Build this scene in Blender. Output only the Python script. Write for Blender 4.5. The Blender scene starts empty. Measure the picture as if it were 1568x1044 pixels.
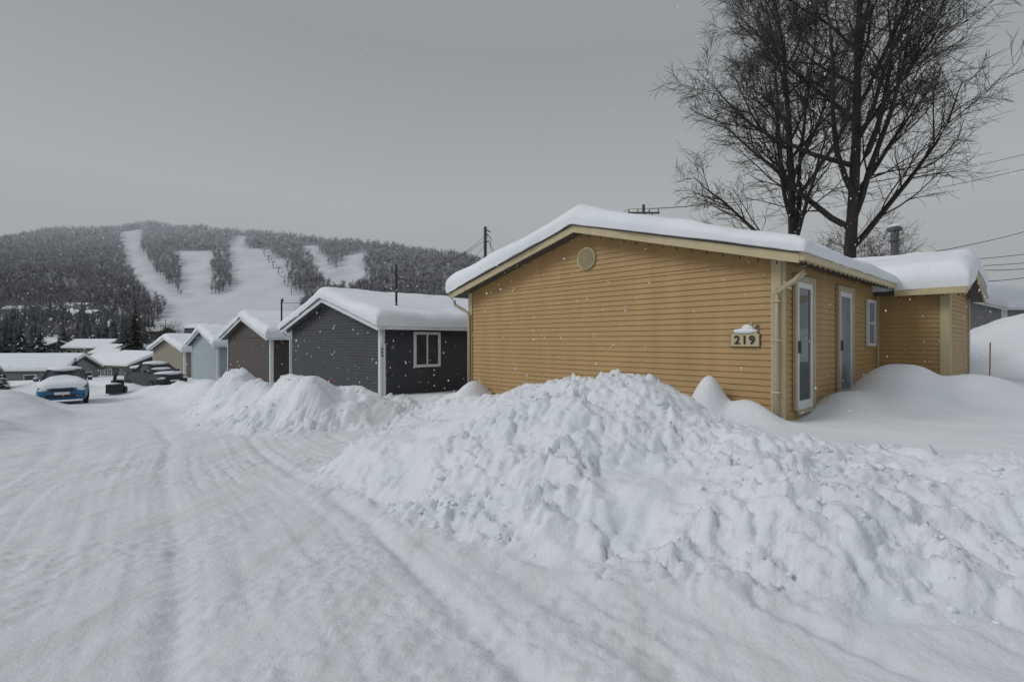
import bpy, math, random
import numpy as np
from mathutils import Vector, Matrix
random.seed(7); rng=np.random.default_rng(7)
sc=bpy.context.scene
# ------------------------------------------------------------------ helpers
def link(o,parent=None):
    sc.collection.objects.link(o)
    if parent: o.parent=parent
    return o
def empty(name,loc=(0,0,0),rz=0):
    e=bpy.data.objects.new(name,None); e.empty_display_size=.3
    e.location=loc; e.rotation_euler=(0,0,rz); return link(e)
def mesh_np(name,V,F,mat,parent=None,smooth=False,attr=None):
    me=bpy.data.meshes.new(name); V=np.asarray(V,dtype=np.float32); F=np.asarray(F,dtype=np.int32)
    n=F.shape[1]
    me.vertices.add(len(V)); me.vertices.foreach_set('co',V.ravel())
    me.loops.add(F.size); me.loops.foreach_set('vertex_index',F.ravel())
    me.polygons.add(len(F)); me.polygons.foreach_set('loop_start',np.arange(0,F.size,n,dtype=np.int32))
    try: me.polygons.foreach_set('loop_total',np.full(len(F),n,dtype=np.int32))
    except Exception: pass
    me.update(calc_edges=True)
    if smooth: me.polygons.foreach_set('use_smooth',np.ones(len(F),dtype=bool))
    if attr:
        for k,a in attr.items():
            at=me.attributes.new(k,'FLOAT','POINT'); at.data.foreach_set('value',np.asarray(a,dtype=np.float32))
    me.materials.append(mat)
    o=bpy.data.objects.new(name,me); return link(o,parent)
class MB:
    def __init__(s): s.v=[]; s.f=[]
    def quad(s,a,b,c,d):
        n=len(s.v); s.v+= [a,b,c,d]; s.f.append((n,n+1,n+2,n+3))
    def tri(s,a,b,c):
        n=len(s.v); s.v+=[a,b,c]; s.f.append((n,n+1,n+2))
    def box(s,x0,x1,y0,y1,z0,z1):
        n=len(s.v)
        s.v+=[(x0,y0,z0),(x1,y0,z0),(x1,y1,z0),(x0,y1,z0),(x0,y0,z1),(x1,y0,z1),(x1,y1,z1),(x0,y1,z1)]
        for f in [(0,3,2,1),(4,5,6,7),(0,1,5,4),(1,2,6,5),(2,3,7,6),(3,0,4,7)]: s.f.append(tuple(n+i for i in f))
    def prism(s,poly,fn,a,b):
        n=len(s.v); k=len(poly)
        s.v+=[fn(p,a) for p in poly]+[fn(p,b) for p in poly]
        s.f.append(tuple(n+i for i in range(k))[::-1]); s.f.append(tuple(n+k+i for i in range(k)))
        for i in range(k):
            j=(i+1)%k; s.f.append((n+i,n+j,n+k+j,n+k+i))
    def tube(s,pts,rad,sides=6,cap=True):
        if not hasattr(rad,'__len__'): rad=[rad]*len(pts)
        P=[Vector(p) for p in pts]; n0=len(s.v); N=len(P)
        for i,p in enumerate(P):
            d=(P[min(i+1,N-1)]-P[max(i-1,0)]).normalized()
            up=Vector((0,0,1)) if abs(d.z)<.9 else Vector((1,0,0))
            a=d.cross(up).normalized(); b=d.cross(a)
            for k in range(sides):
                t=2*math.pi*k/sides
                q=p+(a*math.cos(t)+b*math.sin(t))*rad[i]; s.v.append((q.x,q.y,q.z))
        for i in range(N-1):
            for k in range(sides):
                k2=(k+1)%sides
                s.f.append((n0+i*sides+k,n0+i*sides+k2,n0+(i+1)*sides+k2,n0+(i+1)*sides+k))
        if cap:
            s.f.append(tuple(n0+k for k in range(sides))[::-1]); s.f.append(tuple(n0+(N-1)*sides+k for k in range(sides)))
    def blob(s,c,rx,ry,rz,nu=10,nv=6,jit=0):
        n0=len(s.v)
        for j in range(nv+1):
            ph=math.pi*j/nv
            for i in range(nu):
                th=2*math.pi*i/nu; q=1+random.uniform(-jit,jit)
                s.v.append((c[0]+rx*q*math.sin(ph)*math.cos(th),c[1]+ry*q*math.sin(ph)*math.sin(th),c[2]+rz*q*math.cos(ph)))
        for j in range(nv):
            for i in range(nu):
                i2=(i+1)%nu
                s.f.append((n0+j*nu+i,n0+(j+1)*nu+i,n0+(j+1)*nu+i2,n0+j*nu+i2))
    def obj(s,name,mat,parent=None,smooth=False,bevel=0):
        me=bpy.data.meshes.new(name); me.from_pydata(s.v,[],s.f); me.update()
        if smooth: me.polygons.foreach_set('use_smooth',[True]*len(me.polygons))
        me.materials.append(mat); o=bpy.data.objects.new(name,me); link(o,parent)
        if bevel:
            m=o.modifiers.new('b','BEVEL'); m.width=bevel; m.segments=2; m.limit_method='ANGLE'
        return o
def make_mat(name,col,rough=.7,var=.12,scale=6,bump=0,bscale=40,metal=0,dirt=None,streak=False):
    m=bpy.data.materials.new(name); m.use_nodes=True; nt=m.node_tree; b=nt.nodes['Principled BSDF']
    b.inputs['Roughness'].default_value=rough; b.inputs['Metallic'].default_value=metal
    tc=nt.nodes.new('ShaderNodeTexCoord'); mp=nt.nodes.new('ShaderNodeMapping')
    nt.links.new(tc.outputs['Object'],mp.inputs['Vector'])
    if streak: mp.inputs['Scale'].default_value=(1,1,.15)
    n=nt.nodes.new('ShaderNodeTexNoise'); n.inputs['Scale'].default_value=scale; n.inputs['Detail'].default_value=4
    nt.links.new(mp.outputs[0],n.inputs['Vector'])
    r=nt.nodes.new('ShaderNodeValToRGB'); e=r.color_ramp.elements
    e[0].position=.3; e[1].position=.7
    e[0].color=tuple(c*(1-var) for c in col)+(1,); e[1].color=tuple(min(1,c*(1+var)) for c in col)+(1,)
    nt.links.new(n.outputs['Fac'],r.inputs['Fac']); nt.links.new(r.outputs[0],b.inputs['Base Color'])
    if bump:
        n2=nt.nodes.new('ShaderNodeTexNoise'); n2.inputs['Scale'].default_value=bscale; n2.inputs['Detail'].default_value=3
        nt.links.new(mp.outputs[0],n2.inputs['Vector'])
        bp=nt.nodes.new('ShaderNodeBump'); bp.inputs['Strength'].default_value=bump; bp.inputs['Distance'].default_value=.02
        nt.links.new(n2.outputs['Fac'],bp.inputs['Height']); nt.links.new(bp.outputs[0],b.inputs['Normal'])
    return m
def _h(ix,iy,s=0):
    h=(ix.astype(np.int64)*374761393+iy.astype(np.int64)*668265263+s*974634777)&0xffffffff
    h=((h^(h>>13))*1274126177)&0xffffffff
    return ((h^(h>>16))&0xffff)/65535.0
def vnoise(x,y,s=0):
    ix=np.floor(x);iy=np.floor(y);fx=x-ix;fy=y-iy
    u=fx*fx*fx*(fx*(fx*6-15)+10);v=fy*fy*fy*(fy*(fy*6-15)+10)
    a=_h(ix,iy,s);b=_h(ix+1,iy,s);c=_h(ix,iy+1,s);d=_h(ix+1,iy+1,s)
    return (a*(1-u)+b*u)*(1-v)+(c*(1-u)+d*u)*v*1.0
def fbm(x,y,o=4,s=0):
    t=0;a=.5
    for i in range(o):
        t=t+a*(vnoise(x,y,s+i)-.5); x=x*2.03+17.1*.3; y=y*2.03-9.7; a*=.5
    return t
def worley(x,y,s=0):
    ix=np.floor(x);iy=np.floor(y);best=np.full(x.shape,9.)
    for dx in(-1,0,1):
        for dy in(-1,0,1):
            cx=ix+dx;cy=iy+dy
            px=cx+_h(cx,cy,s+5);py=cy+_h(cx,cy,s+9)
            best=np.minimum(best,(px-x)**2+(py-y)**2)
    return np.sqrt(best)
def blocks(x,y,s=0):
    """cell plateaus with soft edges and a random tilt: broken slabs of snow"""
    ix=np.floor(x);iy=np.floor(y);b1=np.full(x.shape,9.);b2=np.full(x.shape,9.);hv=np.zeros(x.shape)
    for dx in(-1,0,1):
        for dy in(-1,0,1):
            cx=ix+dx;cy=iy+dy
            px=cx+_h(cx,cy,s+5);py=cy+_h(cx,cy,s+9)
            d=np.sqrt((px-x)**2+(py-y)**2); h=_h(cx,cy,s+13)
            tl=h+(_h(cx,cy,s+17)-.5)*1.4*(x-px)+(_h(cx,cy,s+19)-.5)*1.4*(y-py)
            nr=d<b1
            b2=np.where(nr,b1,np.minimum(b2,d)); hv=np.where(nr,tl,hv); b1=np.where(nr,d,b1)
    t=np.clip((b2-b1)/.22,0,1); t=t*t*(3-2*t)
    return hv*t
def sstep(a,b,x):
    t=np.clip((x-a)/(b-a),0,1); return t*t*(3-2*t)
# ------------------------------------------------------------------ materials
def snow_material(name,ground=False,bs=.35):
    m=bpy.data.materials.new(name); m.use_nodes=True; nt=m.node_tree; b=nt.nodes['Principled BSDF']
    b.inputs['Roughness'].default_value=.75
    try: b.inputs['Specular IOR Level'].default_value=.2
    except Exception: pass
    tc=nt.nodes.new('ShaderNodeTexCoord')
    n=nt.nodes.new('ShaderNodeTexNoise'); n.inputs['Scale'].default_value=1.1; n.inputs['Detail'].default_value=4
    nt.links.new(tc.outputs['Object'],n.inputs['Vector'])
    r=nt.nodes.new('ShaderNodeValToRGB'); e=r.color_ramp.elements; e[0].position=.3;e[1].position=.7
    e[0].color=(.75,.785,.83,1); e[1].color=(.82,.85,.885,1)
    nt.links.new(n.outputs['Fac'],r.inputs['Fac']); last=r.outputs[0]
    n2=nt.nodes.new('ShaderNodeTexNoise'); n2.inputs['Scale'].default_value=20; n2.inputs['Detail'].default_value=5; n2.inputs['Roughness'].default_value=.7
    nt.links.new(tc.outputs['Object'],n2.inputs['Vector'])
    bp=nt.nodes.new('ShaderNodeBump'); bp.inputs['Strength'].default_value=bs; bp.inputs['Distance'].default_value=.03
    nt.links.new(n2.outputs['Fac'],bp.inputs['Height'])
    if ground:
        at=nt.nodes.new('ShaderNodeAttribute'); at.attribute_name='road'
        mp=nt.nodes.new('ShaderNodeMapping'); mp.inputs['Rotation'].default_value=(0,0,math.radians(-38)); mp.inputs['Scale'].default_value=(2.2,.35,1)
        nt.links.new(tc.outputs['Object'],mp.inputs['Vector'])
        n3=nt.nodes.new('ShaderNodeTexNoise'); n3.inputs['Scale'].default_value=1.6; n3.inputs['Detail'].default_value=7; n3.inputs['Roughness'].default_value=.7
        nt.links.new(mp.outputs[0],n3.inputs['Vector'])
        mr=nt.nodes.new('ShaderNodeMapRange'); mr.inputs['From Min'].default_value=.48; mr.inputs['From Max'].default_value=.78
        nt.links.new(n3.outputs['Fac'],mr.inputs['Value'])
        mu=nt.nodes.new('ShaderNodeMath'); mu.operation='MULTIPLY'; nt.links.new(mr.outputs[0],mu.inputs[0]); nt.links.new(at.outputs['Fac'],mu.inputs[1])
        mx=nt.nodes.new('ShaderNodeMix'); mx.data_type='RGBA'; nt.links.new(mu.outputs[0],mx.inputs['Factor'])
        nt.links.new(last,mx.inputs[6]); mx.inputs[7].default_value=(.55,.53,.51,1); last=mx.outputs[2]
        mx2=nt.nodes.new('ShaderNodeMix'); mx2.data_type='RGBA'; 
        m3=nt.nodes.new('ShaderNodeMath'); m3.operation='MULTIPLY'; m3.inputs[1].default_value=.40
        nt.links.new(at.outputs['Fac'],m3.inputs[0]); nt.links.new(m3.outputs[0],mx2.inputs['Factor'])
        nt.links.new(last,mx2.inputs[6]); mx2.inputs[7].default_value=(.66,.68,.71,1); last=mx2.outputs[2]
    nt.links.new(last,b.inputs['Base Color'])
    nt.links.new(bp.outputs[0],b.inputs['Normal'])
    return m
M_ground=snow_material('snow_ground',True,.65)
M_snow=snow_material('snow_roof',False,.15)
M_chunk=snow_material('snow_lumps',False,.4)
M_yel=make_mat('yellow_vinyl_siding',(.425,.275,.118),.6,.09,3,.12,60,streak=True)
M_cream=make_mat('cream_trim',(.51,.43,.26),.5,.07,5)
M_creamd=make_mat('cream_trim_weathered',(.43,.37,.25),.55,.10,5)
M_white=make_mat('white_vinyl',(.68,.70,.72),.4,.05,5)
M_dark=make_mat('charcoal_siding',(.055,.058,.068),.6,.10,4,streak=True)
M_brown=make_mat('brown_siding',(.080,.066,.058),.6,.1,4)
M_lblue=make_mat('pale_blue_siding',(.34,.41,.44),.6,.06,4)
M_beige=make_mat('beige_siding',(.27,.24,.19),.6,.06,4)
M_black=make_mat('black_detail',(.02,.02,.022),.6,.1,5)
M_dkbrown=make_mat('gutter_dark',(.08,.07,.06),.6,.1,5)  # plain dark brown for roofs, drip edges and the sign edge
M_metal=make_mat('galvanised_metal',(.10,.10,.105),.55,.2,20,metal=.4)
M_wood=make_mat('weathered_pole_wood',(.09,.078,.068),.85,.25,8,.4,30,streak=True)
M_bark=make_mat('dark_bark',(.034,.028,.026),.9,.35,6,.5,25)
M_twig=make_mat('twig_bark',(.052,.041,.036),.9,.2,3)
M_needle=make_mat('spruce_needles',(.04,.05,.045),.9,.3,4)
M_blue=make_mat('blue_car_paint',(.015,.13,.27),.3,.05,5)
M_carblk=make_mat('dark_car_paint',(.03,.032,.038),.35,.1,5)
M_tire=make_mat('tyre_rubber',(.02,.02,.02),.85,.1,5)
M_lamp=make_mat('headlight_lens',(.75,.75,.7),.15,.05,5)
M_red=make_mat('red_reflector',(.45,.03,.03),.5,.1,5)
M_orange=make_mat('orange_stake_paint',(.35,.17,.09),.6,.1,5)
M_grey=make_mat('grey_siding',(.24,.24,.25),.6,.08,5)
M_glass=bpy.data.materials.new('window_glass'); M_glass.use_nodes=True
_b=M_glass.node_tree.nodes['Principled BSDF']; _b.inputs['Roughness'].default_value=.06
_n=M_glass.node_tree.nodes.new('ShaderNodeTexNoise'); _n.inputs['Scale'].default_value=2
_r=M_glass.node_tree.nodes.new('ShaderNodeValToRGB'); _r.color_ramp.elements[0].color=(.015,.02,.022,1); _r.color_ramp.elements[1].color=(.06,.08,.09,1)
M_glass.node_tree.links.new(_n.outputs[0],_r.inputs[0]); M_glass.node_tree.links.new(_r.outputs[0],_b.inputs['Base Color'])
M_curt=make_mat('pale_curtain',(.20,.26,.30),.25,.35,2)
# ------------------------------------------------------------------ terrain
def plane_z(x,y):
    return .03*np.clip(x,-150,20)-.025*np.clip(y,-20,160)
EDGE=[(60,-3),(8,2.7),(4,3.1),(2.6,3.25),(.6,3.9),(-.9,5.2),(-2.9,7.5),(-2.6,9.6),(-1.6,12.3),(-2.3,13.6),(-3.6,12.2),(-5.2,11.6),(-7.8,13.3),(-11,17.5),(-19,26.5),(-34,41),(-70,60),(-70,900),(900,900),(900,-3)]
def sdist(x,y,poly):
    d=np.full(x.shape,1e9); inside=np.zeros(x.shape,bool); n=len(poly)
    for i in range(n):
        ax,ay=poly[i]; bx,by=poly[(i+1)%n]
        ex,ey=bx-ax,by-ay; t=np.clip(((x-ax)*ex+(y-ay)*ey)/(ex*ex+ey*ey),0,1)
        d=np.minimum(d,(x-ax-t*ex)**2+(y-ay-t*ey)**2)
        c=((ay>y)!=(by>y))
        xi=(bx-ax)*(y-ay)/(by-ay if by!=ay else 1e-9)+ax
        inside^=(c&(x<xi))
    return np.where(inside,1,-1)*np.sqrt(d)
# x,y,height above plane, r_along, r_across, angle deg, power, roughness
PILES=[(1.55,7.2,1.32,1.55,1.7,133,2.5,1),(.62,7.75,1.24,1.5,1.6,133,2.4,1),(-.1,7.6,.90,1.7,1.5,133,2.2,1),(-.6,9.6,.88,2.0,1.4,110,2.2,.4),(-1.8,9.0,.58,1.6,1.3,110,2.2,.4),
 (2.7,5.7,.62,1.5,1.1,160,2.2,.9),(4.6,4.5,.60,1.4,.6,175,2.2,.6),
 (-5.5,13.3,1.36,1.7,1.25,140,2.4,1),(-4.2,13.6,1.0,1.4,1.0,140,2.2,1),(-9.1,16.2,1.5,1.9,1.5,130,2.4,1),(-7.3,14.7,1.1,1.6,1.2,130,2.2,1),(-12.5,20.5,1.0,2.6,1.6,135,2.2,1),(-16.5,24.5,.92,3,1.5,137,2.2,.8),
 (3.22,8.35,1.24,.42,.55,133,2,0),(3.65,8.0,.85,.7,.5,133,2,0),(-.95,12.75,1.05,.5,.8,133,2,0),(-1.4,13.0,.75,1.2,.7,133,2,0),
 (7.3,9.6,1.30,1.5,1.0,40,2.6,0),(8.6,9.6,1.05,1.6,1.0,10,2.3,0),(5.9,9.0,.85,1.1,.8,43,2.2,0),(10.8,12.5,.9,2.5,2.5,0,2,0),
 (18.5,17.5,2.6,4.2,3.2,10,2.4,.3),(14.6,17.8,1.9,2.2,2.0,0,2,.2),(24,18,2.2,5,3,0,2,.3),
 (-16.2,16.3,.85,2.2,1.3,130,2.2,.7),(-19.5,19.5,.95,2.4,1.4,130,2.2,.7),(-13.6,12,.75,2.4,1.2,125,2.2,.6),(-26.5,23,.9,2.5,1.5,120,2,.5),
 (-30,33,.9,3,2,0,2,.4),(-24,33,1.1,2.6,1.4,120,2,.5)]
def ground_height(x,y):
    P=plane_z(x,y)
    wob=fbm(x*.9,y*.9,4,3)*.9+fbm(x*3,y*3,3,8)*.3
    d=sdist(x,y,EDGE)+wob
    yard=.50*sstep(-.15,.95,d)+.06*fbm(x*.5,y*.5,3,11)
    acc=np.exp(np.clip(yard,0,3)*7)
    lim=np.interp(x,[1.5,3.2,6],[2.0,1.35,1.25])
    rough=sstep(-.5,0.15,d)*(1-sstep(lim-.25,lim,d))*(x<14)
    clampd=sstep(-.45,1.25,d)
    for i,(cx,cy,H,ra,rc,ang,pw,rg) in enumerate(PILES):
        a=math.radians(ang); ca,sa=math.cos(a),math.sin(a)
        u=((x-cx)*ca+(y-cy)*sa)/ra; v=(-(x-cx)*sa+(y-cy)*ca)/rc
        q=np.sqrt(u*u+v*v)+1e-6
        if rg>0: q=q*(1+fbm(x*1.4,y*1.4,3,21)*.35*rg)
        w=np.exp(-q**pw)
        if i<13: w=w*clampd
        acc=acc+np.exp(H*w*7)-1
        if rg>0: rough=np.maximum(rough,rg*sstep(.12,.38,w))
        elif cx<12: rough=rough*(1-sstep(.15,.5,w))
    z=np.log(acc)/7
    near=1-sstep(25,60,np.hypot(x,y))
    wx=x+fbm(x*3,y*3,3,31)*.35; wy=y+fbm(x*3,y*3,3,37)*.35
    msk=np.clip(fbm(x*.8,y*.8,3,77)*4+.62,0.12,1.1)
    def lumpf(f,s,k): 
        w=worley(wx*f,wy*f,s); return np.clip(k-w,0,1)
    lump=lumpf(1.9,1,.75)*.05+lumpf(4.4,2,.62)*.07+lumpf(8.5,4,.6)*.06+lumpf(17,6,.6)*.035
    bl=blocks(wx*3.2,wy*3.2,3)*.085+blocks(wx*6.5,wy*6.5,23)*.05+blocks(wx*12,wy*12,43)*.022
    z=z+rough*near*(msk*(lump+bl)-.07+fbm(x*1.6,y*1.6,6,41)*.20)
    road=(1-sstep(-.5,.25,d))
    across=(x*.788+y*.616); along=(-x*.616+y*.788)
    wander=fbm(along*.12,across*.05,2,51)*2.4
    ac=across+wander
    rut=-.042*np.exp(-(((ac*.62)%1-.35)/.055)**2)*(.4+vnoise(ac*.3,along*.1,55))-.04*np.exp(-(((ac*.47+.3)%1-.6)/.05)**2)*(.2+vnoise(ac*.3+9,along*.15,57))
    tread=np.sin(along*34+np.sin(across*9))*.007*np.clip(-rut*40,0,1)
    rut=rut+tread+fbm(ac*9,along*.45,4,61)*.042
    foot=(np.clip(.33-worley(x*1.6,y*1.6,9),0,1))*-.11*np.clip(fbm(x*.5,y*.5,2,91)*4+.2,0,1)
    crumbs=np.clip(.42-worley(x*8,y*8,13),0,1)*.07*np.clip(fbm(x*.7,y*.7,3,95)*5+.15,0,1)
    z=z+road*near*(rut+fbm(x*5,y*5,4,65)*.022+fbm(x*.8,y*.8,2,66)*.06+foot+crumbs)
    z=z+(1-road)*(1-rough)*near*(fbm(x*1.1,y*1.1,3,71)*.09+fbm(x*4,y*4,3,73)*.012)
    z=z+np.exp(-((d+.2)/.2)**2)*.05*near*(.4+vnoise(x*1.5,y*1.5,81))
    return P+z, road*near, rough*near
def axis(lo,hi,step,g,far_lo,far_hi,cap=40):
    core=list(np.arange(lo,hi+1e-6,step)); s=step; a=lo
    L=[]
    while a>far_lo: s=min(s*g,cap); a-=s; L.append(a)
    s=step;a=hi;R=[]
    while a<far_hi: s=min(s*g,cap); a+=s; R.append(a)
    return np.array(L[::-1]+core+R)
xs=axis(-6.5,6.5,.03,1.024,-1600,1600,60); ys=axis(2.2,9.5,.026,1.021,-60,2200,60)
X,Y=np.meshgrid(xs,ys); Z,road,rough=ground_height(X,Y)
nx,ny=len(xs),len(ys)
idx=np.arange(nx*ny).reshape(ny,nx)
F=np.stack([idx[:-1,:-1],idx[:-1,1:],idx[1:,1:],idx[1:,:-1]],-1).reshape(-1,4)
mesh_np('snowy_ground',np.stack([X,Y,Z],-1).reshape(-1,3),F,M_ground,smooth=True,attr={'road':road.ravel()})
print('ground',nx,ny)
def gz(x,y):
    a,_,_=ground_height(np.array([float(x)]),np.array([float(y)])); return float(a[0])
import bmesh
N=16000
cx=rng.uniform(-12,9,N); cy=rng.uniform(2.8,20,N)
gh,rd,rg=ground_height(cx,cy)
clus=fbm(cx*1.1,cy*1.1,3,123)
keep=(rg>.5)&(clus>.04)
cx,cy,gh=cx[keep],cy[keep],gh[keep]
ico=bpy.data.meshes.new('tmp')
bm=bmesh.new(); bmesh.ops.create_icosphere(bm,subdivisions=1,radius=1); bm.to_mesh(ico); bm.free()
iv=np.array([v.co[:] for v in ico.vertices]); ifc=np.array([p.vertices[:] for p in ico.polygons])
Vs=[];Fs=[];o=0
for i in range(len(cx)):
    r=.012+.03*random.random()**3
    q=iv*(1+(rng.random((len(iv),1))-.5)*.7)*np.array([r*random.uniform(.8,1.5),r*random.uniform(.8,1.5),r*.8])
    Vs.append(q+np.array([cx[i],cy[i],gh[i]-r*.15])); Fs.append(ifc+o); o+=len(iv)
mesh_np('snow_lumps',np.concatenate(Vs),np.concatenate(Fs),M_chunk,smooth=False)
# ------------------------------------------------------------------ ski hill
TR=[[(-609,792),(-592,812),(-483,660),(-442,622),(-369,530),(-300,461),(-258,417),(-278,417),(-324,461),(-365,493),(-433,572),(-505,660)],
 [(-426,648),(-387,660),(-291,493),(-263,455),(-292,455),(-318,493)],
 [(-366,660),(-416,764),(-403,768),(-343,660),(-320,660),(-245,557),(-197,461),(-167,360),(-262,360),(-296,455),(-259,461),(-298,543)],
 [(-284,690),(-266,690),(-204,572),(-158,498),(-169,478),(-215,557)],
 [(-201,633),(-183,633),(-148,517),(-155,478),(-180,517)],
 [(-300,470),(-258,417),(-290,395),(-240,340),(-150,340),(-190,470)]]
ckx=np.array([-2,-1.25,-1.0,-.926,-.836,-.696,-.62,-.555,-.49,-.427,-.389,-.286,-.184,-.107,-.03,.085,.276,.53,1.5])
cpy=np.array([400,380,371,362,357,350,352,359,366,371,373,381,391,401,411,432,462,498,512])
def hill_z(x,y):
    k=x/np.maximum(y,60.); e=np.interp(k,ckx,(522-cpy)/782.)
    e=e+fbm(k*14,k*0+3,3,5)*.012
    zc=1.7+e*np.clip(137.2/(.383-e),0,5000)
    s=np.where(y<380,np.interp(y,[80,140,220,300,380],[-6,-3,2.5,7.5,10]),10+(y-380)*.383)
    s=s+10*np.exp(-((y-285)/60)**2)*(1-sstep(-.86,-.76,k))
    z=np.minimum(s,zc); z=np.where((s>zc),zc-0.02*(s-zc),z)
    z=z+fbm(x*.012,y*.012,4,15)*14*sstep(385,500,y)
    return z
hx=np.arange(-1500,900,9.); hy=np.arange(80,1150,9.)
HX,HY=np.meshgrid(hx,hy); HZ=hill_z(HX,HY)
def trail(x,y):
    t=np.full(x.shape,-1e9)
    xx=x+fbm(x*.03,y*.03,3,2)*16; yy=y+fbm(x*.03,y*.03,3,4)*16
    for p in TR: t=np.maximum(t,sdist(xx,yy,p))
    return t
TM=sstep(-6,4,trail(HX,HY)); TM=np.maximum(TM,(1-sstep(345,385,HY))*.6)
idx=np.arange(HX.size).reshape(HX.shape)
F=np.stack([idx[:-1,:-1],idx[:-1,1:],idx[1:,1:],idx[1:,:-1]],-1).reshape(-1,4)
def attr_mat(name,c0,c1,att,rough=.9):
    m=bpy.data.materials.new(name); m.use_nodes=True; nt=m.node_tree; b=nt.nodes['Principled BSDF']; b.inputs['Roughness'].default_value=rough
    try: b.inputs['Specular IOR Level'].default_value=.1
    except Exception: pass
    at=nt.nodes.new('ShaderNodeAttribute'); at.attribute_name=att
    n=nt.nodes.new('ShaderNodeTexNoise'); n.inputs['Scale'].default_value=.05; n.inputs['Detail'].default_value=4
    tc=nt.nodes.new('ShaderNodeTexCoord'); nt.links.new(tc.outputs['Object'],n.inputs['Vector'])
    mx=nt.nodes.new('ShaderNodeMix'); mx.data_type='RGBA'; nt.links.new(at.outputs['Fac'],mx.inputs['Factor'])
    mx.inputs[6].default_value=c0+(1,); mx.inputs[7].default_value=c1+(1,)
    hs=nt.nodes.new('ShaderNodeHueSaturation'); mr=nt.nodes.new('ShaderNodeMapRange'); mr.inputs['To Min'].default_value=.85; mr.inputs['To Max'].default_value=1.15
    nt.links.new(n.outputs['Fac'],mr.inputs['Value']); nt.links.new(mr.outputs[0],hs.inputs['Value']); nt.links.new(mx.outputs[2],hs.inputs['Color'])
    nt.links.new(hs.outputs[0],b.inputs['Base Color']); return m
M_hill=attr_mat('hill_snow',(.40,.41,.43),(.62,.64,.68),'trail')
mesh_np('ski_hill',np.stack([HX,HY,HZ],-1).reshape(-1,3),F,M_hill,smooth=True,attr={'trail':TM.ravel()})
M_forest=attr_mat('bare_forest',(.21,.20,.21),(.76,.78,.81),'haze')  # air haze is painted into the tree colour, paler as the attribute rises
def tmpl_bare():
    V=[];Fc=[]
    def sl(a,b,w):
        d=Vector(b)-Vector(a); s=d.cross(Vector((random.uniform(-1,1),random.uniform(-1,1),.2))).normalized()*w
        n=len(V); V.extend([tuple(Vector(a)-s),tuple(Vector(a)+s),tuple(b)]); Fc.append((n,n+1,n+2))
    sl((0,0,0),(0,0,.9),.022); sl((0,0,0),(0.02,0,.8),.02)
    for i in range(18):
        h=random.uniform(.3,.75); a=random.uniform(0,6.28); r=random.uniform(.12,.34)
        sl((0,0,h),(r*math.cos(a),r*math.sin(a),h+random.uniform(.12,.36)),.030)
    return np.array(V),np.array(Fc)
def tmpl_con():
    V=[];Fc=[]
    for t in range(6):
        z0=.08+t*.145; z1=z0+.26; r=.2*(1-t*.155)
        n=len(V); V.append((0,0,z1))
        for k in range(8):
            a=6.283*k/8+t; rr=r*random.uniform(.6,1.25); V.append((rr*math.cos(a),rr*math.sin(a),z0-random.uniform(0,.05)))
        for k in range(8): Fc.append((n,n+1+k,n+1+(k+1)%8))
    return np.array(V),np.array(Fc)
def scatter(name,px,py,pz,hs,tm,mat,haze,parent=None):
    Vs=[];Fs=[];Hs=[];o=0
    which=rng.integers(0,len(tm),len(px))
    for w in range(len(tm)):
        s=which==w; n=s.sum()
        if n==0: continue
        V,Fc=tm[w]; a=rng.uniform(0,6.28,n); c,sn=np.cos(a),np.sin(a); h=hs[s]
        x=(V[None,:,0]*c[:,None]-V[None,:,1]*sn[:,None])*h[:,None]+px[s][:,None]
        y=(V[None,:,0]*sn[:,None]+V[None,:,1]*c[:,None])*h[:,None]+py[s][:,None]
        z=V[None,:,2]*h[:,None]+pz[s][:,None]
        Vs.append(np.stack([x,y,z],-1).reshape(-1,3)); Fs.append((Fc[None]+(np.arange(n)*len(V))[:,None,None]).reshape(-1,3)+o)
        Hs.append(np.repeat(haze[s],len(V))); o+=n*len(V)
    return mesh_np(name,np.concatenate(Vs),np.concatenate(Fs),mat,parent,attr={'haze':np.concatenate(Hs)})
TB=[tmpl_bare() for _ in range(6)]; TC=[tmpl_con() for _ in range(3)]
N=34000
fy=rng.uniform(375,960,N); fk=rng.uniform(-1.25,.1,N); fx=fk*fy
tm_=trail(fx,fy); zc=hill_z(fx,fy)
keep=(tm_<-1)&(rng.random(N)<(fy/960)**.8)
fx,fy,zc=fx[keep],fy[keep],zc[keep]
hz=np.clip((zc-5)/165,0,1)**1.4*.9+rng.uniform(0,.12,len(fx))-.03  # painted haze grows with height up the slope
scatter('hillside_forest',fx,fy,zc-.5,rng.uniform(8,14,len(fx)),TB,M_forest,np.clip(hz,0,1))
M_conf=attr_mat('conifer_forest',(.05,.058,.06),(.26,.27,.28),'haze')  # conifer colour also carries painted haze, paler with distance
N=2600
cy=rng.uniform(120,560,N); ck=rng.uniform(-1.2,-.70,N); cxx=ck*cy; t=trail(cxx,cy); cl=fbm(cxx*.02,cy*.02,3,88)
keep=(t<-4)&(cl>.02)&((cy>210)|(rng.random(N)<.35)); cxx,cy=cxx[keep],cy[keep]
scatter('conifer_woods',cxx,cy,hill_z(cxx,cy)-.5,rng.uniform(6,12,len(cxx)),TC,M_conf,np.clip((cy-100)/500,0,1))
N=1300
cy=rng.uniform(140,390,N); ck=rng.uniform(-1.2,-.73,N); cxx=ck*cy; keep=fbm(cxx*.03,cy*.03,2,99)>-.08; cxx,cy=cxx[keep],cy[keep]
scatter('valley_bare_trees',cxx,cy,hill_z(cxx,cy)-.3,rng.uniform(5,10,len(cxx)),TB,M_forest,np.clip(cy/900,0,1)*.3)
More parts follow.
